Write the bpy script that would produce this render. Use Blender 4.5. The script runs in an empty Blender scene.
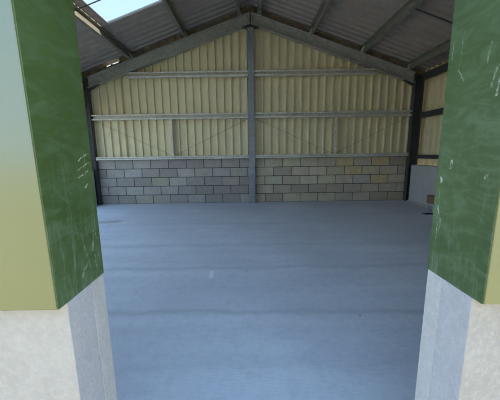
import bpy, bmesh, math, random
from mathutils import Vector, Matrix
random.seed(7)
scn = bpy.context.scene
COL = scn.collection

# ------------------------------------------------------------------ numbers
XC = 0.04                 # ridge
D = 7.04                  # inner face of the back wall
HALF = 4.20               # ridge to the side cladding
SL = 0.347                # roof slope
RAF_T = 4.43             # rafter top at the ridge
ROOF = 4.588              # underside of the roof sheets at the ridge
YF, YC, YI = 0.633, 0.667, 0.85   # front wall: metal face, concrete face, inner face
JL, JR = -0.488, 0.576    # door opening
PITCH = 0.19
COSA = 1 / math.sqrt(1 + SL * SL)
def roof_z(x, base=ROOF): return base - SL * abs(x - XC)

# ------------------------------------------------------------------ mesh helpers
def new_obj(name, bm, m, parent=None, smooth=False, bevel=0.0, seg=2):
    bmesh.ops.recalc_face_normals(bm, faces=bm.faces)
    me = bpy.data.meshes.new(name)
    bm.to_mesh(me); bm.free()
    o = bpy.data.objects.new(name, me)
    COL.objects.link(o)
    if m: me.materials.append(m)
    if smooth:
        for p in me.polygons: p.use_smooth = True
    if bevel:
        md = o.modifiers.new('bevel', 'BEVEL'); md.width = bevel; md.segments = seg
        md.limit_method = 'ANGLE'; md.angle_limit = math.radians(35)
    if parent: o.parent = parent
    return o
def empty(name, loc=(0, 0, 0)):
    o = bpy.data.objects.new(name, None); COL.objects.link(o); o.location = loc
    o.empty_display_size = 0.1
    return o
def child(o, parent):
    o.parent = parent
    o.matrix_parent_inverse = Matrix.Translation(-Vector(parent.location))
    return o
def tag(o, label=None, cat=None, group=None, kind=None):
    if label: o['label'] = label
    if cat: o['category'] = cat
    if group: o['group'] = group
    if kind: o['kind'] = kind
    return o
def add_box(bm, x0, x1, y0, y1, z0, z1):
    v = [bm.verts.new(p) for p in ((x0,y0,z0),(x1,y0,z0),(x1,y1,z0),(x0,y1,z0),(x0,y0,z1),(x1,y0,z1),(x1,y1,z1),(x0,y1,z1))]
    fs = []
    for f in ((0,3,2,1),(4,5,6,7),(0,1,5,4),(1,2,6,5),(2,3,7,6),(3,0,4,7)):
        fs.append(bm.faces.new([v[i] for i in f]))
    return fs
def add_prism(bm, poly, fn, a, b):
    """poly: list of (u,v); fn(u,v,t) -> point; extruded from t=a to t=b"""
    A = [bm.verts.new(fn(u, v, a)) for u, v in poly]
    B = [bm.verts.new(fn(u, v, b)) for u, v in poly]
    n = len(poly)
    bm.faces.new(A); bm.faces.new(list(reversed(B)))
    for i in range(n):
        j = (i + 1) % n
        bm.faces.new((A[i], B[i], B[j], A[j]))
def add_rod(bm, p, q, r, n=10):
    p, q = Vector(p), Vector(q); d = (q - p).normalized()
    a = d.orthogonal().normalized(); b = d.cross(a)
    A = [bm.verts.new(p + r * (math.cos(2*math.pi*i/n) * a + math.sin(2*math.pi*i/n) * b)) for i in range(n)]
    B = [bm.verts.new(q + r * (math.cos(2*math.pi*i/n) * a + math.sin(2*math.pi*i/n) * b)) for i in range(n)]
    bm.faces.new(A); bm.faces.new(list(reversed(B)))
    for i in range(n):
        j = (i + 1) % n; bm.faces.new((A[i], B[i], B[j], A[j]))
def BM(): return bmesh.new()

# ------------------------------------------------------------------ material helpers
class NT:
    def __init__(s, name):
        s.m = bpy.data.materials.new(name); s.m.use_nodes = True
        s.t = s.m.node_tree; s.b = s.t.nodes['Principled BSDF']
        s.pos = s.t.nodes.new('ShaderNodeNewGeometry').outputs['Position']
    def n(s, ty, **kw):
        o = s.t.nodes.new(ty)
        for k, v in kw.items(): setattr(o, k, v)
        return o
    def put(s, inp, v):
        if isinstance(v, bpy.types.NodeSocket): s.t.links.new(v, inp)
        else: inp.default_value = v
    def math(s, op, a, b=None, c=None, clamp=False):
        o = s.n('ShaderNodeMath', operation=op, use_clamp=clamp)
        s.put(o.inputs[0], a)
        if b is not None: s.put(o.inputs[1], b)
        if c is not None: s.put(o.inputs[2], c)
        return o.outputs[0]
    def noise(s, scale, detail=4, rough=.55, vec=None, stretch=None, dist=0):
        o = s.n('ShaderNodeTexNoise'); v = vec or s.pos
        if stretch:
            mp = s.n('ShaderNodeMapping'); mp.inputs['Scale'].default_value = stretch
            s.put(mp.inputs['Vector'], v); v = mp.outputs[0]
        s.put(o.inputs['Vector'], v); o.inputs['Scale'].default_value = scale
        o.inputs['Detail'].default_value = detail; o.inputs['Roughness'].default_value = rough
        o.inputs['Distortion'].default_value = dist
        return o.outputs['Fac']
    def range(s, v, a, b, c=0., d=1.):
        o = s.n('ShaderNodeMapRange'); s.put(o.inputs[0], v)
        for i, x in enumerate((a, b, c, d)): o.inputs[i + 1].default_value = x
        return o.outputs[0]
    def mix(s, f, a, b, mode='MIX'):
        o = s.n('ShaderNodeMix', data_type='RGBA', blend_type=mode)
        s.put(o.inputs[0], f)
        for i, v in ((6, a), (7, b)):
            s.put(o.inputs[i], v if isinstance(v, bpy.types.NodeSocket) else (*v, 1))
        return o.outputs[2]
    def sep(s, v=None):
        o = s.n('ShaderNodeSeparateXYZ'); s.put(o.inputs[0], v or s.pos); return o.outputs
    def capsule(s, a, b, r, soft, wob=None):
        """mask of a stroke from a to b (3-D points)"""
        A, Bv = Vector(a), Vector(b); ba = Bv - A
        pos = wob or s.pos
        sub = s.n('ShaderNodeVectorMath', operation='SUBTRACT'); s.put(sub.inputs[0], pos); sub.inputs[1].default_value = A
        dt = s.n('ShaderNodeVectorMath', operation='DOT_PRODUCT'); s.put(dt.inputs[0], sub.outputs[0]); dt.inputs[1].default_value = ba / max(ba.length_squared, 1e-9)
        h = s.math('MINIMUM', s.math('MAXIMUM', dt.outputs['Value'], 0.), 1.)
        sc = s.n('ShaderNodeVectorMath', operation='SCALE'); sc.inputs[0].default_value = ba; s.put(sc.inputs['Scale'], h)
        ds = s.n('ShaderNodeVectorMath', operation='DISTANCE'); s.put(ds.inputs[0], sub.outputs[0]); s.put(ds.inputs[1], sc.outputs[0])
        return s.range(ds.outputs['Value'], r, r + soft, 1., 0.)
    def bump(s, h, strength=.3, dist=.01):
        o = s.n('ShaderNodeBump'); o.inputs['Strength'].default_value = strength; o.inputs['Distance'].default_value = dist
        s.put(o.inputs['Height'], h); s.put(s.b.inputs['Normal'], o.outputs[0])
    def set(s, col=None, rough=None, metal=None, spec=None):
        if col is not None: s.put(s.b.inputs['Base Color'], col if isinstance(col, bpy.types.NodeSocket) else (*col, 1))
        if rough is not None: s.put(s.b.inputs['Roughness'], rough)
        if metal is not None: s.put(s.b.inputs['Metallic'], metal)
        if spec is not None: s.put(s.b.inputs['Specular IOR Level'], spec)
        return s.m

def mat_floor():
    t = NT('floor_concrete')
    big = t.noise(.9, 4, .55); streak = t.noise(1.0, 5, .6, stretch=(.5, 5, 1)); fine = t.noise(26, 4, .65)
    c = t.mix(t.range(big, .32, .68), (.48, .49, .55), (.62, .625, .68))
    c = t.mix(t.math('MULTIPLY', t.range(streak, .35, .68), .45), c, (.42, .415, .49))
    c = t.mix(t.math('MULTIPLY', t.range(fine, .35, .7), .25), c, (.72, .72, .74))
    wob = t.math('MULTIPLY', t.math('SUBTRACT', t.noise(2.2, 3), .5), .22)
    y = t.math('ADD', t.sep()[1], wob)
    for y0, w, k in ((2.07, .04, .4), (2.95, .05, .3), (3.73, .07, .16), (1.5, .05, .12), (4.9, .1, .1)):
        d = t.math('ABSOLUTE', t.math('SUBTRACT', y, y0))
        c = t.mix(t.math('MULTIPLY', t.range(d, w * .2, w * 1.4, 1, 0), k), c, (.32, .325, .36))
        d2 = t.math('ABSOLUTE', t.math('SUBTRACT', y, y0 - .13))
        c = t.mix(t.math('MULTIPLY', t.range(d2, .02, .13, 1, 0), k * .5), c, (.74, .74, .77))
    vo = t.n('ShaderNodeTexVoronoi'); vo.inputs['Scale'].default_value = 3.1; t.put(vo.inputs['Vector'], t.pos)
    pick = t.noise(1.7, 2)
    sp = t.math('MULTIPLY', t.range(vo.outputs['Distance'], .02, .045, 1, 0), t.range(pick, .5, .55))
    c = t.mix(t.math('MULTIPLY', sp, .7), c, (.12, .115, .11))
    c = t.mix(t.math('MULTIPLY', t.range(t.noise(11, 5, .75), .5, .72), .4), c, (.36, .365, .42))
    c = t.mix(t.math('MULTIPLY', t.capsule((-.445, 2.86, 0), (-.43, 2.72, 0), .012, .018), .55), c, (.86, .84, .84))
    c = t.mix(t.math('MULTIPLY', t.capsule((-2.95, 5.1, 0), (-2.6, 5.17, 0), .03, .12), .6), c, (.30, .22, .18))
    br = t.noise(9, 3, .6, stretch=(1, 9, 1))
    t.bump(t.math('ADD', t.math('MULTIPLY', fine, .6), br), .25, .008)
    return t.set(c, t.range(big, .3, .7, .62, .8), spec=.35)
def mat_yard():
    t = NT('yard_concrete')
    return t.set(t.mix(t.range(t.noise(1.3, 5), .3, .7), (.46, .385, .22), (.54, .45, .265)), .9)
def mat_concrete(name, a, b, stains=True, seed=0):
    t = NT(name)
    n1 = t.noise(2.6, 5, .6); n2 = t.noise(55, 6, .75); n3 = t.noise(7, 4, .6, stretch=(1, 1, .35))
    c = t.mix(t.range(n1, .3, .7), a, b)
    c = t.mix(t.math('MULTIPLY', t.range(n3, .4, .72), .35), c, tuple(x * .72 for x in a))
    c = t.mix(t.math('MULTIPLY', t.range(n2, .45, .7), .45), c, tuple(min(1, x * 1.18) for x in b))
    pits = t.range(t.noise(150, 3, .6), .62, .74)
    c = t.mix(t.math('MULTIPLY', pits, .45), c, tuple(x * .45 for x in a))
    t.bump(t.math('ADD', n2, t.math('MULTIPLY', n1, 1.5)), .6, .006)
    return t.set(c, .88, spec=.25)
def mat_block():
    t = NT('concrete_block')
    at = t.n('ShaderNodeAttribute', attribute_name='tint').outputs['Color']
    n = t.noise(60, 4, .7); n2 = t.noise(6, 3)
    c = t.mix(t.range(n, .3, .7), tuple([.78]*3), tuple([1.12]*3))
    c = t.mix(1.0, at, c, 'MULTIPLY')
    c = t.mix(t.math('MULTIPLY', t.range(n2, .4, .7), .25), c, (.22, .21, .19))
    t.bump(n, .5, .004)
    return t.set(c, .95, spec=.15)
def mat_paint(name, col, rough=.4, metal=0., var=.15, spec=.5):
    t = NT(name)
    n = t.noise(5, 5, .6)
    c = t.mix(t.range(n, .3, .7), tuple(x * (1 - var) for x in col), tuple(min(1, x * (1 + var)) for x in col))
    return t.set(c, rough, metal, spec)
def mat_galv(name, col, rough=.45, metal=.55):
    t = NT(name)
    vo = t.n('ShaderNodeTexVoronoi'); vo.inputs['Scale'].default_value = 40; t.put(vo.inputs['Vector'], t.pos)
    n = t.noise(7, 5, .65)
    sp = t.n('ShaderNodeSeparateColor'); t.put(sp.inputs[0], vo.outputs['Color'])
    f = t.math('ADD', t.math('MULTIPLY', sp.outputs[0], .35), t.math('MULTIPLY', n, .65))
    c = t.mix(t.range(f, .25, .75), tuple(x * .75 for x in col), tuple(min(1, x * 1.2) for x in col))
    return t.set(c, rough, metal)
def mat_reveal(name, x, strokes, g=1.0):
    """dark green plastisol with dried wipe marks and white scuffs"""
    t = NT(name)
    n = t.noise(3.0, 4, .6)
    c = t.mix(t.range(n, .3, .7), (.040*g, .072*g, .021*g), (.060*g, .098*g, .033*g))
    sm = t.noise(4, 6, .72, stretch=(1, 2.2, 5.5), dist=1.2)
    c = t.mix(t.math('MULTIPLY', t.range(sm, .45, .70), .50), c, (.13, .20, .12))
    dr = t.noise(5, 5, .7, stretch=(1, 9, 1.1), dist=.4)
    low = t.range(t.sep()[2], 1.35, .95)
    c = t.mix(t.math('MULTIPLY', t.math('MULTIPLY', t.range(dr, .52, .72), low), .5), c, (.24, .30, .23))
    wob = t.n('ShaderNodeVectorMath', operation='MULTIPLY_ADD')
    nz = t.n('ShaderNodeTexNoise'); nz.inputs['Scale'].default_value = 60; t.put(nz.inputs['Vector'], t.pos)
    t.put(wob.inputs[0], nz.outputs['Color']); wob.inputs[1].default_value = (.0, .012, .012)
    t.put(wob.inputs[2], t.pos)
    br = t.range(t.noise(75, 4, .75), .40, .60, .0, 1.)
    for (y0, z0, y1, z1, r, k) in strokes:
        m = t.capsule((x, y0 + .006, z0 + .006), (x, y1 + .006, z1 + .006), r, r * 1.2, wob.outputs[0])
        c = t.mix(t.math('MULTIPLY', t.math('MULTIPLY', m, br), k * .75), c, (.55, .60, .50))
    return t.set(c, t.range(sm, .4, .75, .32, .5), spec=.35)
def mat_rooflight(name, ROOFLIGHT_DIFF, tint):
    m = bpy.data.materials.new(name); m.use_nodes = True
    t = m.node_tree; t.nodes.clear()
    out = t.nodes.new('ShaderNodeOutputMaterial')
    tr = t.nodes.new('ShaderNodeBsdfTransparent'); tr.inputs[0].default_value = (*tint, 1)
    tl = t.nodes.new('ShaderNodeBsdfTranslucent'); tl.inputs[0].default_value = (.80, .86, .86, 1)
    mx = t.nodes.new('ShaderNodeMixShader'); mx.inputs[0].default_value = ROOFLIGHT_DIFF
    nz = t.nodes.new('ShaderNodeTexNoise'); nz.inputs['Scale'].default_value = 6
    mr = t.nodes.new('ShaderNodeMapRange'); mr.inputs[3].default_value = min(1, ROOFLIGHT_DIFF * .85); mr.inputs[4].default_value = min(1, ROOFLIGHT_DIFF * 1.15)
    t.links.new(nz.outputs['Fac'], mr.inputs[0]); t.links.new(mr.outputs[0], mx.inputs[0])
    t.links.new(tr.outputs[0], mx.inputs[1]); t.links.new(tl.outputs[0], mx.inputs[2])
    t.links.new(mx.outputs[0], out.inputs[0])
    return m

M_FLOOR = mat_floor(); M_YARD = mat_yard()
M_PIER = mat_concrete('weathered_concrete', (.38, .34, .31), (.47, .425, .39))
M_PIER_SKYTINT = mat_concrete('sky_tinted_concrete', (.40, .395, .43), (.47, .465, .50))  # bluish tint: sky light on the reveals put into the concrete colour
M_PIER_LT = mat_concrete('pale_concrete', (.45, .44, .45), (.52, .51, .52)); M_DWARF = mat_concrete('grey_concrete', (.44, .42, .405), (.50, .48, .46))
M_BLOCK = mat_block()
M_MORTAR = mat_paint('mortar', (.075, .07, .065), .95, spec=.1)
M_CLAD = mat_paint('olive_cladding', (.76, .655, .41), .5, 0, .06, .35)
M_ROOF = mat_concrete('roof_sheet_grey', (.36, .305, .27), (.43, .365, .325))
M_STEEL = mat_galv('grey_steel', (.42, .405, .36), .5, .2)
M_DARKSTEEL = mat_galv('dark_steel', (.075, .073, .072), .55, .2)
M_GALV = mat_galv('galvanised', (.66, .625, .53), .42, .05)
M_GALVP = mat_galv('galvanised_purlin', (.26, .245, .20), .5, .15)
M_POST = mat_galv('galvanised_post', (.27, .28, .30), .42, .25)
M_ROD = mat_paint('dull_rod', (.08, .075, .07), .6, .2)
M_BOLT = mat_galv('bolt_zinc', (.75, .72, .66), .4, .3)
M_FRONT = None

# ------------------------------------------------------------------ ground
bm = BM(); add_box(bm, XC-HALF-.1, XC+HALF+.1, YC, D+.3, -.2, 0)
tag(new_obj('floor', bm, M_FLOOR), kind='structure')
bm = BM(); add_box(bm, -40, 40, -40, YC, -.2, -.002); add_box(bm, -40, 40, D+.3, 60, -.2, -.02)
add_box(bm, -40, XC-HALF-.1, YC, D+.3, -.2, -.02); add_box(bm, XC+HALF+.1, 40, YC, D+.3, -.2, -.02)
tag(new_obj('yard', bm, M_YARD), kind='structure')

# ------------------------------------------------------------------ corrugated sheets
def clad_profile(a, b, phase, narrow=.026, slope=.009, depth=.048, pitch=PITCH):
    """(t, d) list: flat pans at d=depth (away from the room), narrow ribs at d=0"""
    pts = [(a, depth)]
    k = math.floor((a - phase) / pitch) - 1
    while phase + k * pitch < b + pitch:
        c = phase + k * pitch
        for dt, d in ((-narrow/2 - slope, depth), (-narrow/2, 0), (narrow/2, 0), (narrow/2 + slope, depth)):
            tt = c + dt
            if a < tt < b: pts.append((tt, d))
        k += 1
    pts.append((b, depth))
    return pts
def sheet(bm, pts, fn_lo, fn_hi):
    lo = [bm.verts.new(fn_lo(t, d)) for t, d in pts]
    hi = [bm.verts.new(fn_hi(t, d)) for t, d in pts]
    for i in range(len(pts) - 1):
        bm.faces.new((lo[i], lo[i+1], hi[i+1], hi[i]))
def thicken(o, th=.002, off=1):
    md = o.modifiers.new('thickness', 'SOLIDIFY'); md.thickness = th; md.offset = 0
    return o

# back wall: block dwarf wall with individually toned blocks, cladding above
TAN = (.70, .54, .29); YEL = (.66, .57, .37)
special = {(5, 'R', 5): TAN, (5, 'R', 7): TAN, (5, 'R', 2): YEL, (4, 'R', 6): TAN, (4, 'R', 7): YEL, (3, 'R', 4): YEL, (3, 'R', 7): TAN, (3, 'R', 6): (.58, .53, .45),
           (3, 'R', 1): (.56, .50, .38), (3, 'L', 4): (.43, .385, .28), (1, 'L', 3): (.41, .36, .29)}
bm = BM()
lay = bm.loops.layers.float_color.new('tint')
XL, XR = XC - 4.10, XC + 4.10
def blk(x0, x1, z0, z1, col):
    e = .007
    if x1 - x0 < .03: return
    fs = add_box(bm, x0 + e, x1 - e, D, D + .1, z0 + e, z1 - e)
    for f in fs:
        for l in f.loops: l[lay] = (*col, 1)
rowL = {5: -.727, 4: -.517, 3: -.732, 2: -.51, 1: -.727}
rowR = {5: .365, 4: .59, 3: .365, 2: .59, 1: .375}
for row in range(1, 6):
    z0, z1 = (row - 1) * .225, row * .225
    for side in 'LR':
        ph = rowL[row] if side == 'L' else rowR[row]
        lo, hi = (XL, XC - .01) if side == 'L' else (XC - .01, XR)
        k = math.floor((lo - ph) / .45)
        cuts = [lo] + [ph + i * .45 for i in range(k, k + 24) if lo + .02 < ph + i * .45 < hi - .02] + [hi]
        for i in range(len(cuts) - 1):
            g = random.uniform(.31, .45)
            col = (g * 1.12, g * random.uniform(.97, 1.0), g * random.uniform(.82, .91))
            if row <= 2: col = tuple(c * .94 for c in col)
            if side == 'R': col = (col[0] * 1.34, col[1] * 1.27, col[2] * 1.06)  # right half: lack of blue light there put into the block colour
            col = special.get((row, side, i), col)
            blk(cuts[i], cuts[i+1], z0, z1, col)
wb = new_obj('wall_back', bm, M_BLOCK, bevel=.004, seg=1)
tag(wb, kind='structure')
bm = BM(); add_box(bm, XL, XR, D + .008, D + .2, 0, 1.125)
new_obj('mortar', bm, M_MORTAR, wb)
YB = D + .012
bm = BM()
def gable_top(x):
    z = roof_z(x) + .03
    if -3.43 < x < -3.09: z -= .062
    return z
# split the sheet where the top edge changes so that the slit under the roof is really open
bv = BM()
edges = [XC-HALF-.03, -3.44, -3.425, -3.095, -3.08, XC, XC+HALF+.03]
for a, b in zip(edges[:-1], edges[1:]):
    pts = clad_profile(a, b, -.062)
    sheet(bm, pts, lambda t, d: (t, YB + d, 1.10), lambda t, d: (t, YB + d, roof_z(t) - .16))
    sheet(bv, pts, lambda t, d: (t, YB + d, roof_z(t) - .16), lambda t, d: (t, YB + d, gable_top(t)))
bmesh.ops.remove_doubles(bm, verts=bm.verts, dist=.0005)
thicken(new_obj('cladding_sheet', bm, M_CLAD, wb))
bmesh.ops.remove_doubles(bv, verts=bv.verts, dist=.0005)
thicken(new_obj('shade_tinted_top_sheet', bv, mat_paint('brown_with_shade', (.33, .26, .17), .6, 0, .12, .3), wb))  # top of the cladding: partly browner itself, partly shade put into the colour

# side walls; the left one has a wide open doorway added out of the picture for daylight
OPEN = (.95, 6.6)
for side, sx in (('left', -1), ('right', 1)):
    xi, xo = XC + sx * 3.95, XC + sx * 4.15
    spans = [(YI, 6.892)] if sx > 0 else [(YI, OPEN[0]), (OPEN[1], 6.892)]
    bm = BM()
    for a, b in spans: add_box(bm, min(xi, xo), max(xi, xo), a, b, 0, .915)
    xe_, xo_ = XC + sx * 4.108, XC + sx * 4.15
    add_box(bm, min(xe_, xo_), max(xe_, xo_), 6.892, D + .2, 0, .915)
    w = new_obj(f'wall_{side}', bm, M_DWARF, bevel=.006)
    tag(w, kind='structure')
    xf = XC + sx * (HALF - .03)
    bm = BM()
    def strip(a, b, zlo):
        pts = clad_profile(a, b, 6.62, narrow=.035, slope=.014)
        sheet(bm, pts, lambda t, d: (xf + sx * d, t, zlo), lambda t, d: (xf + sx * d, t, roof_z(xf) + .02))
    if sx > 0: strip(YC, D + .05, .80)
    else:
        strip(YC, OPEN[0], .80); strip(*OPEN, 2.35); strip(OPEN[1], D + .05, .80)
    thicken(new_obj('cladding_sheet', bm, M_CLAD, w))
pl = bpy.data.lights.new('portal', 'AREA'); pl.shape = 'RECTANGLE'; pl.size = 2.35; pl.size_y = OPEN[1] - OPEN[0]; pl.cycles.is_portal = True
po = bpy.data.objects.new('daylight_portal', pl); COL.objects.link(po)
po.location = (XC - 4.2, sum(OPEN) / 2, 1.175); po.rotation_euler = (0, math.radians(-90), 0)

# roof: two slopes of profiled sheet with the seen rooflight and added ones let into the left slope
Y0, Y1 = .45, D + .16
def roof_sheet(bm, sx, xa, xb, ya, yb, depth=.032):
    """slope patch between plan offsets xa<xb from the ridge"""
    pts = clad_profile(ya, yb, .1, narrow=.035, slope=.022, depth=depth)
    sheet(bm, pts, lambda t, d: (XC + sx * xa, t, ROOF - SL * xa + d), lambda t, d: (XC + sx * xb, t, ROOF - SL * xb + d))
E_ = HALF + .16
bm = BM()
RL = [(1.565, 2.66, 1.25, 5.60), (.45, 1.40, 1.25, 4.2), (2.86, 3.75, 1.25, 4.2)]     # openings, left slope, last two unseen and added to brighten the room (xa, xb, ya, yb)
roof_sheet(bm, -1, 0, E_, 5.60, Y1); roof_sheet(bm, -1, 0, E_, Y0, 1.25)
roof_sheet(bm, -1, 0, 1.565, 4.2, 5.60); roof_sheet(bm, -1, 2.66, E_, 4.2, 5.60)
for xa, xb in ((0, .45), (1.40, 1.565), (2.66, 2.86), (3.75, E_)): roof_sheet(bm, -1, xa, xb, 1.25, 4.2)
RR = []
roof_sheet(bm, 1, 0, E_, Y0, Y1)
bmesh.ops.remove_doubles(bm, verts=bm.verts, dist=.0004)
ceil = thicken(new_obj('ceiling', bm, M_ROOF), .003); tag(ceil, kind='structure')
bm = BM()
for sx in (-1, 1):
    add_prism(bm, [(0, .0), (.2, -SL*.2), (.2, -SL*.2+.004), (0, .004)], lambda u, v, t, sx=sx: (XC + sx*u, t, ROOF + .04 + v), Y0, Y1)
new_obj('ridge_cap', bm, M_ROOF, ceil)
bm = BM()
for xe_ in (1.54, 2.664):
    add_prism(bm, [(xe_ - .03, -SL*(xe_ - .03) - .004), (xe_ + .03, -SL*(xe_ + .03) - .004), (xe_ + .03, -SL*(xe_ + .03) - .001), (xe_ - .03, -SL*(xe_ - .03) - .001)], lambda u, v, t: (XC - u, t, ROOF + v), 1.25, 5.6)
new_obj('rooflight_trim', bm, M_ROOF, ceil)
M_RL = mat_rooflight('weathered_rooflight', .14, (.46, .45, .42)); M_RLC = mat_rooflight('added_rooflight', .1, (.92, .94, .94))
nwin = 0
for sx, lst in ((-1, RL), (1, RR)):
    for (xa, xb, ya, yb) in lst:
        nwin += 1
        bm = BM(); roof_sheet(bm, sx, xa, xb, ya, yb, .010)
        w = new_obj(f'window_seen_or_added_{nwin}', bm, M_RL if nwin == 1 else M_RLC); tag(w, kind='structure')  # first is the seen rooflight, the rest are added light openings
        # portal: only guides sky sampling through the rooflight
        pl = bpy.data.lights.new('portal', 'AREA'); pl.shape = 'RECTANGLE'
        pl.size = (xb - xa) / COSA; pl.size_y = yb - ya; pl.cycles.is_portal = True
        po = bpy.data.objects.new('daylight_portal', pl); COL.objects.link(po)
        xm = XC + sx * (xa + xb) / 2
        po.location = (xm, (ya + yb) / 2, roof_z(xm) + .06)
        po.rotation_euler = (0, sx * math.atan(SL), 0)

# ------------------------------------------------------------------ steel frame
YA, YM, YZ = 6.90, 6.965, 7.03        # flange width of the end frame
def i_section(h, fl=.011):
    """I in (depth, width) : returns list of rectangles (d0,d1,w0,w1)"""
    return [(0, fl, YA, YZ), (h - fl, h, YA, YZ), (fl, h - fl, YM - .005, YM + .005)]
# rafters
for side, sx in (('left', -1), ('right', 1)):
    r = empty('steel_rafter', (XC + sx * 1.9, YM, RAF_T - SL * 1.9))
    tag(r, f'grey steel I-beam rafter sloping down {side} from the ridge along the back gable', 'beam', 'rafters of the end frame')
    H = .25
    bm = BM()
    for d0, d1, w0, w1 in i_section(H, .013):
        add_prism(bm, [(w0, d0), (w1, d0), (w1, d1), (w0, d1)],
                  lambda w, d, t, sx=sx: (XC + sx * t, w, RAF_T - d - SL * t), .012, 3.88)
    child(new_obj('beam', bm, M_STEEL, bevel=.002, seg=1), r)
    # end plate at the ridge and haunch at the eaves
    bm = BM(); add_box(bm, *sorted((XC + sx * .0005, XC + sx * .012)), YA - .005, YZ + .005, RAF_T - H - .05, RAF_T + .005)
    child(new_obj('end_plate', bm, M_DARKSTEEL), r)
    bm = BM()
    add_prism(bm, [(.012, -H), (.17, -H - SL * .17), (.012, -H - SL*.17)],
              lambda u, v, t, sx=sx: (XC + sx * u, t, RAF_T + v), YM - .03, YM + .03)
    add_box(bm, *sorted((XC + sx * .012, XC + sx * .20)), YA + .01, YZ - .01, RAF_T - H - SL*.17 - .010, RAF_T - H - SL*.17 - .001)
    child(new_obj('apex_haunch', bm, M_DARKSTEEL), r)
    bm = BM()
    add_prism(bm, [(3.62, RAF_T - H - SL * 3.62), (3.88, RAF_T - H - SL * 3.88), (3.88, RAF_T - H - SL * 3.88 - .05)],
              lambda u, v, t, sx=sx: (XC + sx * u, t, v), YA + .02, YZ - .02)
    child(new_obj('eaves_haunch', bm, M_DARKSTEEL), r)
    for k in range(2):
        bm = BM(); add_rod(bm, (XC + sx * .03, YA - .012, RAF_T - .07 - k * .17), (XC + sx * .03, YA, RAF_T - .07 - k * .17), .014, 6)
        child(new_obj('bolt', bm, M_BOLT), r)
# columns
for side, sx in (('left', -1), ('right', 1)):
    c = empty('steel_column', (XC + sx * 4.03, YM, .0))
    tag(c, f'dark steel I-beam column in the far {side} corner carrying the rafter', 'column', 'corner columns of the end frame')
    xi, xo = 3.885, 4.10
    bm = BM()
    zt = RAF_T - SL * xi - .01
    for a, b, w0, w1 in ((xi, xi + .012, YA, YZ), (xo - .012, xo, YA, YZ), (xi + .012, xo - .012, YM - .005, YM + .005)):
        add_box(bm, *sorted((XC + sx * a, XC + sx * b)), w0, w1, 0, zt - SL * (b - xi))
    child(new_obj('beam', bm, M_DARKSTEEL, bevel=.002, seg=1), c)
    bm = BM()
    for zz in (zt - .28, zt - .05):
        add_box(bm, *sorted((XC + sx * (xi + .012), XC + sx * (xo - .012))), YA + .004, YM - .005, zz - .006, zz + .006)
    child(new_obj('stiffener', bm, M_DARKSTEEL), c)
# gable post
p = empty('gable_post', (.042, YM, 0))
tag(p, 'galvanised steel post standing midway along the block wall, up to the ridge', 'post')
bm = BM()
x0, x1 = -.033, .117
ZP = RAF_T - .25 - SL*.17 - .012
add_box(bm, x0, x1, YA, YA + .011, 0, ZP); add_box(bm, x0, x1, YZ - .004, YZ + .006, 0, ZP)
add_box(bm, (x0+x1)/2 - .004, (x0+x1)/2 + .004, YA + .011, YZ - .004, 0, ZP)
child(new_obj('beam', bm, M_POST, bevel=.003, seg=2), p)
bm = BM(); add_box(bm, x0 - .01, x1 + .01, YA - .004, YZ + .006, 0, .012)
child(new_obj('base_plate', bm, M_POST), p)
bm = BM(); add_box(bm, x0 - .02, x1 + .02, YA - .006, YZ + .006, ZP - .014, ZP)
child(new_obj('cap_plate', bm, M_DARKSTEEL), p)
for dx in (-.035, .035):
    bm = BM(); add_rod(bm, (.042 + dx, YA - .012, ZP - .06), (.042 + dx, YA, ZP - .06), .013, 6)
    child(new_obj('bolt', bm, M_BOLT), p)

# purlins : Z sections running front to back
PUR = [(-2.74, 'lowest purlin in view on the left slope, lit by the rooflight beside it'),
       (-1.445, 'roof purlin along the upper edge of the rooflight on the left slope'),
       (-.187, 'roof purlin close to the ridge on its left side'),
       (.228, 'roof purlin close to the ridge on its right side'),
       (1.43, 'first roof purlin down the right slope from the ridge pair'),
       (2.63, 'middle roof purlin of the right slope, tied by a thin rod'),
       (3.74, 'lowest roof purlin of the right slope, above the side wall')]
for px, lab in PUR:
    sx = -1 if px < XC else 1
    u0 = abs(px - XC)
    z0 = RAF_T - SL * u0
    o = empty('roof_purlin', (px, YM, z0))
    tag(o, 'dark galvanised ' + lab, 'purlin', 'roof purlins')
    n = Vector((sx * SL, 0, 1)).normalized(); d = Vector((sx, 0, -SL)).normalized()   # roof normal, down-slope
    hgt = .146; th = .004
    poly = [(0, 0), (.055, 0), (.055, .016), (.055 - th, .016), (.055 - th, th), (th, th), (th, hgt), (-.06, hgt), (-.06, hgt - .018), (-.06 + th, hgt - .018), (-.06 + th, hgt - th), (0, hgt - th)]
    bm = BM()
    base = Vector((px, 0, z0))
    add_prism(bm, poly, lambda u, v, t: base + d * u + n * v + Vector((0, t, 0)), YI + .05, D + .0)
    child(new_obj('section', bm, M_GALVP), o)
    bm = BM()
    add_prism(bm, [(-.035, .004), (-.001, .004), (-.001, .125), (-.02, .13), (-.035, .06)], lambda u, v, t: base + d * u + n * v + Vector((0, t, 0)), YA + .002, YA + .010)
    add_prism(bm, [(-.010, .004), (-.001, .004), (-.001, .12), (-.010, .12)], lambda u, v, t: base + d * u + n * v + Vector((0, t, 0)), YA + .01, YZ)
    child(new_obj('cleat', bm, M_GALV), o)
# eaves beam on the right
for side, sx in (('right', 1),):
    bm = BM()
    x_ = XC + sx * 4.06
    ze = 2.90
    poly = [(0, 0), (.07, 0), (.07, .006), (.006, .006), (.006, .144), (.07, .144), (.07, .15), (0, .15)]
    add_prism(bm, poly, lambda u, v, t: (x_ + sx * u, t, ze + v - SL * 0), YI + .02, YA - .002)
    tag(new_obj('eaves_beam', bm, M_DARKSTEEL), 'dark steel eaves beam along the top of the right side wall', 'beam')
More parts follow.
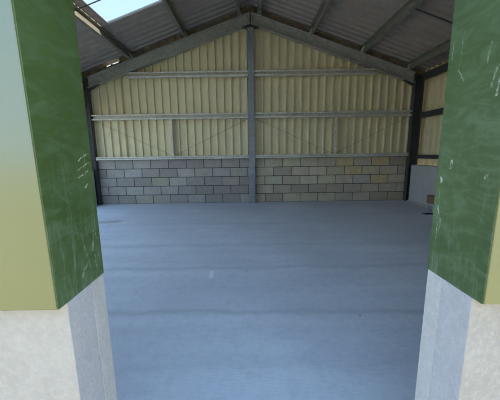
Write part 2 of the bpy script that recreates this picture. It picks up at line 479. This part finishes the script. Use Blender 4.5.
# sag rods
def rod_thing(name, a, b, r, lab, cat, group, m=M_ROD):
    bm = BM(); A, B = Vector(a), Vector(b); mid = (A + B) / 2
    add_rod(bm, A - mid, B - mid, r, 8)
    o = new_obj(name, bm, m, smooth=True); o.location = mid
    tag(o, lab, cat, group); return o
def on_slope(px, v):
    sx = -1 if px < XC else 1
    n = Vector((sx * SL, 0, 1)).normalized()
    return Vector((px, 4.80 if px < XC else 5.02, RAF_T - SL * abs(px - XC))) + n * v
a, b = on_slope(-2.732, .055), on_slope(-1.452, .055)
rod_thing('sag_rod', a, b, .009, 'thin dark tie rod crossing under the bright rooflight', 'rod', 'tie rods between purlins')
a, b = on_slope(2.637, .075), on_slope(3.733, .075)
rod_thing('sag_rod', a, b, .012, 'thin dark tie rod between purlins on the right roof slope', 'rod', 'tie rods between purlins')

# gable rails : C sections, open groove to the room, stopped either side of the post
def rail(x0, x1, zc, h, lab, name='gable_rail', cut=0):
    yf, yb = 6.925, D + .008
    poly = [(yb, 0), (yb, h), (yf, h), (yf, h - .034), (yf + .006, h - .034), (yf + .006, h - .006), (yb - .05, h - .006),
            (yb - .05, .006), (yf + .006, .006), (yf + .006, .036), (yf, .036), (yf, 0)]
    bm = BM(); add_prism(bm, poly, lambda y, z, t: (t + (0 if not cut or t != (x0 if cut < 0 else x1) else cut * (min((RAF_T - .256 - (zc - h / 2 + z)) / SL, 2.96) - abs(t - XC))), y, zc - h / 2 + z), x0, x1)
    o = new_obj(name, bm, M_GALV, bevel=.0025, seg=1)
    return tag(o, lab, 'rail', 'rails across the back gable')
pl_, pr_ = x0 - .004, x1 + .004
rail(-3.0, pl_, 3.117, .125, 'galvanised top rail on the gable cladding left of the post', cut=-1)
rail(pr_, 3.09, 3.117, .125, 'galvanised top rail on the gable cladding right of the post', cut=1)
rail(XC-3.88, pl_, 2.158, .128, 'galvanised middle rail across the cladding left of the post')
rail(pr_, XC+3.88, 2.158, .128, 'galvanised middle rail across the cladding right of the post')
rail(XC-3.88, pl_, 1.170, .08, 'galvanised bottom rail sitting on the blocks left of the post')
rail(pr_, XC+3.88, 1.170, .08, 'galvanised bottom rail sitting on the blocks right of the post')
# short studs between middle and bottom rails
def stud(x, s, lab, m):
    yf, yb = 6.94, D + .006
    bm = BM()
    poly = [(0, yb), (0, yf), (.055, yf), (.055, yf + .006), (.006, yf + .006), (.006, yb)]
    add_prism(bm, poly, lambda u, y, t: (x + s * u, y, t), 1.211, 2.0935)
    tag(new_obj('gable_stud', bm, m), lab, 'stud', 'studs between the rails')
stud(-1.955, 1, 'pale steel stud between the two lower rails left of the post', M_GALV)
stud(2.13, -1, 'shadowy steel stud between the two lower rails right of the post', M_GALV)
# wind bracing rods
yb_ = 7.02
for a, b, lab in (((XC-3.87, yb_, 2.09), (-1.97, yb_, 1.23), 'thin bracing rod falling from the left column to the left stud foot'),
                  ((-.04, yb_, 2.09), (-1.88, yb_, 1.23), 'thin bracing rod rising from the left stud foot to the post'),
                  ((.125, yb_, 2.09), (2.05, yb_, 1.23), 'thin bracing rod falling from the post to the right stud foot'),
                  ((XC+3.87, yb_, 2.09), (2.15, yb_, 1.23), 'thin bracing rod rising from the right stud foot to the right column')):
    rod_thing('bracing_rod', a, b, .0026, lab, 'rod', 'bracing rods on the gable', M_DARKSTEEL)
# side rails on the right wall
for zc, h, lab in ((2.095, .12, 'dark steel upper rail along the right side wall cladding'), (1.118, .09, 'dark steel lower rail just above the right concrete wall')):
    bm = BM()
    xa = XC + 4.06; xb = XC + HALF - .032
    poly = [(xa, 0), (xb, 0), (xb, .006), (xa + .006, .006), (xa + .006, h - .006), (xb, h - .006), (xb, h), (xa, h)]
    add_prism(bm, poly, lambda x, z, t: (x, t, zc - h / 2 + z), YI + .02, YA - .002)
    tag(new_obj('side_rail', bm, M_DARKSTEEL, bevel=.002, seg=1), lab, 'rail', 'rails on the right side wall')

# mortar fillet at the foot of the right wall
bm = BM()
add_prism(bm, [(0, 0), (-.05, 0), (-.035, .018), (0, .04)], lambda u, v, t: (XC + 3.95 + u, t, v), YI, 6.89)
tag(new_obj('baseboard_right', bm, M_PIER), kind='structure')

# ------------------------------------------------------------------ front wall
M_FRONT = NT('pale_green_metal')
nn = M_FRONT.noise(2, 3)
M_FRONT.set(M_FRONT.mix(M_FRONT.range(nn, .3, .7), (.095, .106, .026), (.105, .117, .03)), .25, 0, .5)
M_FRONT.b.inputs['Coat Weight'].default_value = 1; M_FRONT.b.inputs['Coat IOR'].default_value = 1.9
M_FRONT.b.inputs['Coat Roughness'].default_value = .22
M_FRONT = M_FRONT.m
ZB, ZT = .912, 2.75
SC_L = [(.935, 1.351, .982, 1.371, .0022, 1.), (.929, 1.322, .992, 1.345, .0022, 1.), (.923, 1.297, .982, 1.318, .0022, 1.),
        (.956, 1.264, .975, 1.275, .002, .9), (.97, 1.375, .965, 1.30, .0015, .5), (.975, 1.11, .955, 1.05, .005, .55),
        (.92, 1.02, .88, .985, .003, .45), (.965, 1.03, .97, .97, .003, .5), (.90, 1.12, .93, 1.0, .0025, .35), (.985, 1.20, .99, 1.0, .0015, .5)]
SC_R = [(.994, 1.68, .995, 1.63, .002, 1.), (.943, 1.315, .946, 1.295, .006, 1.), (.985, 1.257, .982, 1.245, .006, 1.),
        (.965, 1.119, .972, 1.08, .005, .5), (.811, 1.559, .821, 1.515, .004, .75), (.796, 1.535, .80, 1.49, .004, .7),
        (.96, 1.59, .93, 1.555, .0025, .6), (.795, 1.285, .80, 1.275, .004, .8), (.985, 1.22, .98, 1.05, .0025, .45), (.99, 1.16, .97, 1.12, .004, .4), (.84, 1.63, .845, 1.58, .003, .5), (.95, 1.70, .955, 1.60, .002, .35)]
SC_L = [(a * .845, 1.30 + (b - 1.375) * .9, c * .845, 1.30 + (d - 1.375) * .9, r * .6, k) for a, b, c, d, r, k in SC_L]
SC_R = [(a * .845, 1.262 + (b - 1.315) * .9, c * .845, 1.262 + (d - 1.315) * .9, r * .42, k) for a, b, c, d, r, k in SC_R]
for side, sx, jx, sc in (('left', -1, JL, SC_L), ('right', 1, JR, SC_R)):
    # concrete pier below
    xe = jx + sx * 2.0
    pr = empty('concrete_pier', (jx + sx * .3, .76, 0))
    tag(pr, f'pale concrete pier under the green metal on the {side} of the doorway', 'pier', 'concrete door piers')
    bm = BM(); add_box(bm, *sorted((jx, xe)), YC, .782, 0, ZB - .001)
    ob = child(new_obj('outer_block', bm, M_PIER, bevel=.002), pr)
    ob.data.materials.append(M_PIER_SKYTINT)
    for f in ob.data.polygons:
        if abs(f.normal.x) > .9 and abs(f.center.x - jx) < .01: f.material_index = 1  # reveal face takes the copy tinted with blue sky light
    bm = BM(); add_box(bm, *sorted((jx, xe)), .7822, YI, 0, ZB - .001)
    child(new_obj('inner_block', bm, M_PIER_LT, bevel=.0015), pr)
    # green metal cover above
    pn = empty('metal_jamb_cover', (jx + sx * .3, .76, ZB))
    tag(pn, f'green metal jamb cover with scuffed dark reveal on the {side} of the doorway', 'jamb cover', 'green door jamb covers')
    bm = BM(); add_box(bm, *sorted((jx + sx * .0022, xe)), YF, YC - .002, ZB, ZT)
    child(new_obj('front_sheet', bm, M_FRONT, bevel=.003), pn)
    bm = BM(); add_box(bm, *sorted((jx + sx * .003, xe)), YC, YI, ZB, ZT)
    child(new_obj('core', bm, M_PIER_SKYTINT), pn)
    bm = BM(); add_box(bm, *sorted((jx, jx + sx * .002)), YF + .003, YI + .004, ZB, ZT)
    child(new_obj('reveal_sheet', bm, mat_reveal('green_reveal_' + side, jx, sc, 1.3 if sx < 0 else 1.0)), pn)
# remainder of the front wall
bm = BM()
xl, xr = XC - HALF - .02, XC + HALF + .02
add_box(bm, xl, JL - 2.001, YC, YI, 0, ZT)
tag(new_obj('wall_front_left', bm, M_FRONT), kind='structure')
bm = BM(); add_box(bm, JR + 2.001, xr, YC, YI, 0, ZT)
tag(new_obj('wall_front_right', bm, M_FRONT), kind='structure')
bm = BM()
add_prism(bm, [(xl, ZT + .001), (xr, ZT + .001), (xr, roof_z(xr)), (XC, ROOF), (xl, roof_z(xl))], lambda u, v, t: (u, t, v), YC, YI)
tag(new_obj('wall_front_top', bm, M_FRONT), kind='structure')
pl = bpy.data.lights.new('portal', 'AREA'); pl.shape = 'RECTANGLE'; pl.size = JR - JL; pl.size_y = ZT; pl.cycles.is_portal = True
po = bpy.data.objects.new('daylight_portal', pl); COL.objects.link(po)
po.location = ((JL + JR) / 2, YI - .01, ZT / 2); po.rotation_euler = (math.radians(90), 0, 0)

# ------------------------------------------------------------------ small brown stool by the right wall
M_WOOD = NT('worn_brown_wood')
M_WOOD.set(M_WOOD.mix(M_WOOD.range(M_WOOD.noise(14, 4, .6, stretch=(1, 6, 6)), .3, .7), (.16, .085, .055), (.30, .17, .11)), .7); M_WOOD = M_WOOD.m
M_LEG = mat_paint('pale_legs', (.42, .41, .40), .6)
M_RAG = mat_paint('black_rag', (.018, .018, .022), .95)
st = empty('wooden_stool', (3.86, 5.68, 0))
tag(st, 'small brown wooden stool at the foot of the right wall, half behind the jamb', 'stool')
bm = BM(); add_box(bm, -.115, .115, -.13, .13, .29, .33)
new_obj('seat', bm, M_WOOD, st, bevel=.008)
bm = BM()
for y in (-.122, .107): add_box(bm, -.11, .11, y, y + .015, .17, .29)
for x in (-.11, .095): add_box(bm, x, x + .015, -.107, .107, .17, .29)
new_obj('apron', bm, M_WOOD, st, bevel=.003)
for x in (-.082, .082):
    for y in (-.085, .085):
        bm = BM(); add_prism(bm, [(-.014, -.014), (.014, -.014), (.014, .014), (-.014, .014)], lambda u, v, t: (x * (1 + .08 * (1 - t / .3)) + u, y * (1 + .08 * (1 - t / .3)) + v, t), 0.0, .29)
        new_obj('leg', bm, M_LEG, st, bevel=.003)
# dark rag on the floor
bm = BM()
bmesh.ops.create_grid(bm, x_segments=14, y_segments=8, size=1)
for v in bm.verts:
    x, y = v.co.x, v.co.y
    r = 1 + .18 * math.sin(5 * math.atan2(y, x))
    v.co = Vector((x * .13 * r * math.sqrt(1 - y*y/2), y * .055 * r * math.sqrt(1 - x*x/2), .006 + .012 * (1 - x*x) * (1 - y*y) * (1 + .6 * math.sin(9*x + 4*y))))
g = bmesh.ops.extrude_face_region(bm, geom=bm.faces[:])
for v in [e for e in g['geom'] if isinstance(e, bmesh.types.BMVert)]: v.co.z = .0
o = new_obj('black_rag', bm, M_RAG, smooth=True); o.location = (3.60, 5.45, 0)
tag(o, 'crumpled black rag lying on the floor in front of the brown stool', 'rag')

# ------------------------------------------------------------------ sky, sun
w = bpy.data.worlds.new('sky'); scn.world = w; w.use_nodes = True
t = w.node_tree; bg = t.nodes['Background']
tc = t.nodes.new('ShaderNodeTexCoord'); sp = t.nodes.new('ShaderNodeSeparateXYZ'); t.links.new(tc.outputs['Generated'], sp.inputs[0])
rp = t.nodes.new('ShaderNodeValToRGB'); t.links.new(sp.outputs[2], rp.inputs[0])
e = rp.color_ramp.elements
e[0].position = 0.0; e[0].color = (.62, .80, 1.0, 1)
e[1].position = .6; e[1].color = (.36, .63, .98, 1)
t.links.new(rp.outputs[0], bg.inputs[0]); bg.inputs[1].default_value = 1.7
w.cycles.sampling_method = 'AUTOMATIC'
s = bpy.data.lights.new('sun', 'SUN'); s.energy = 10.0; s.angle = math.radians(.6); s.color = (1, .93, .80)
so = bpy.data.objects.new('sun', s); COL.objects.link(so)
so.rotation_euler = Vector((-.865, -.015, -.50)).to_track_quat('-Z', 'Y').to_euler()
so.location = (6, 3, 10)

# ------------------------------------------------------------------ camera
cam = bpy.data.cameras.new('camera'); co = bpy.data.objects.new('camera', cam); COL.objects.link(co)
R = Matrix(((0.999898353, 0.0138828807, 0.00324784212), (0.000789486193, 0.173534462, -0.984827481), (-0.0142358549, 0.984729941, 0.173505863)))
co.matrix_world = Matrix.Translation((0, 0, 1.298)) @ R.to_4x4()
cam.sensor_width = 36; cam.lens = 275.85 / 500 * 36; cam.clip_start = .02
scn.camera = co
scn.view_settings.view_transform = 'Standard'; scn.view_settings.look = 'None'
scn.view_settings.exposure = 0.58; scn.view_settings.gamma = 1
scn.view_settings.use_curve_mapping = False
scn.cycles.use_denoising = True
scn.cycles.filter_width = 1.0; scn.cycles.use_adaptive_sampling = False
scn.cycles.max_bounces = 16; scn.cycles.diffuse_bounces = 8; scn.cycles.transparent_max_bounces = 16
scn.cycles.sample_clamp_indirect = 4
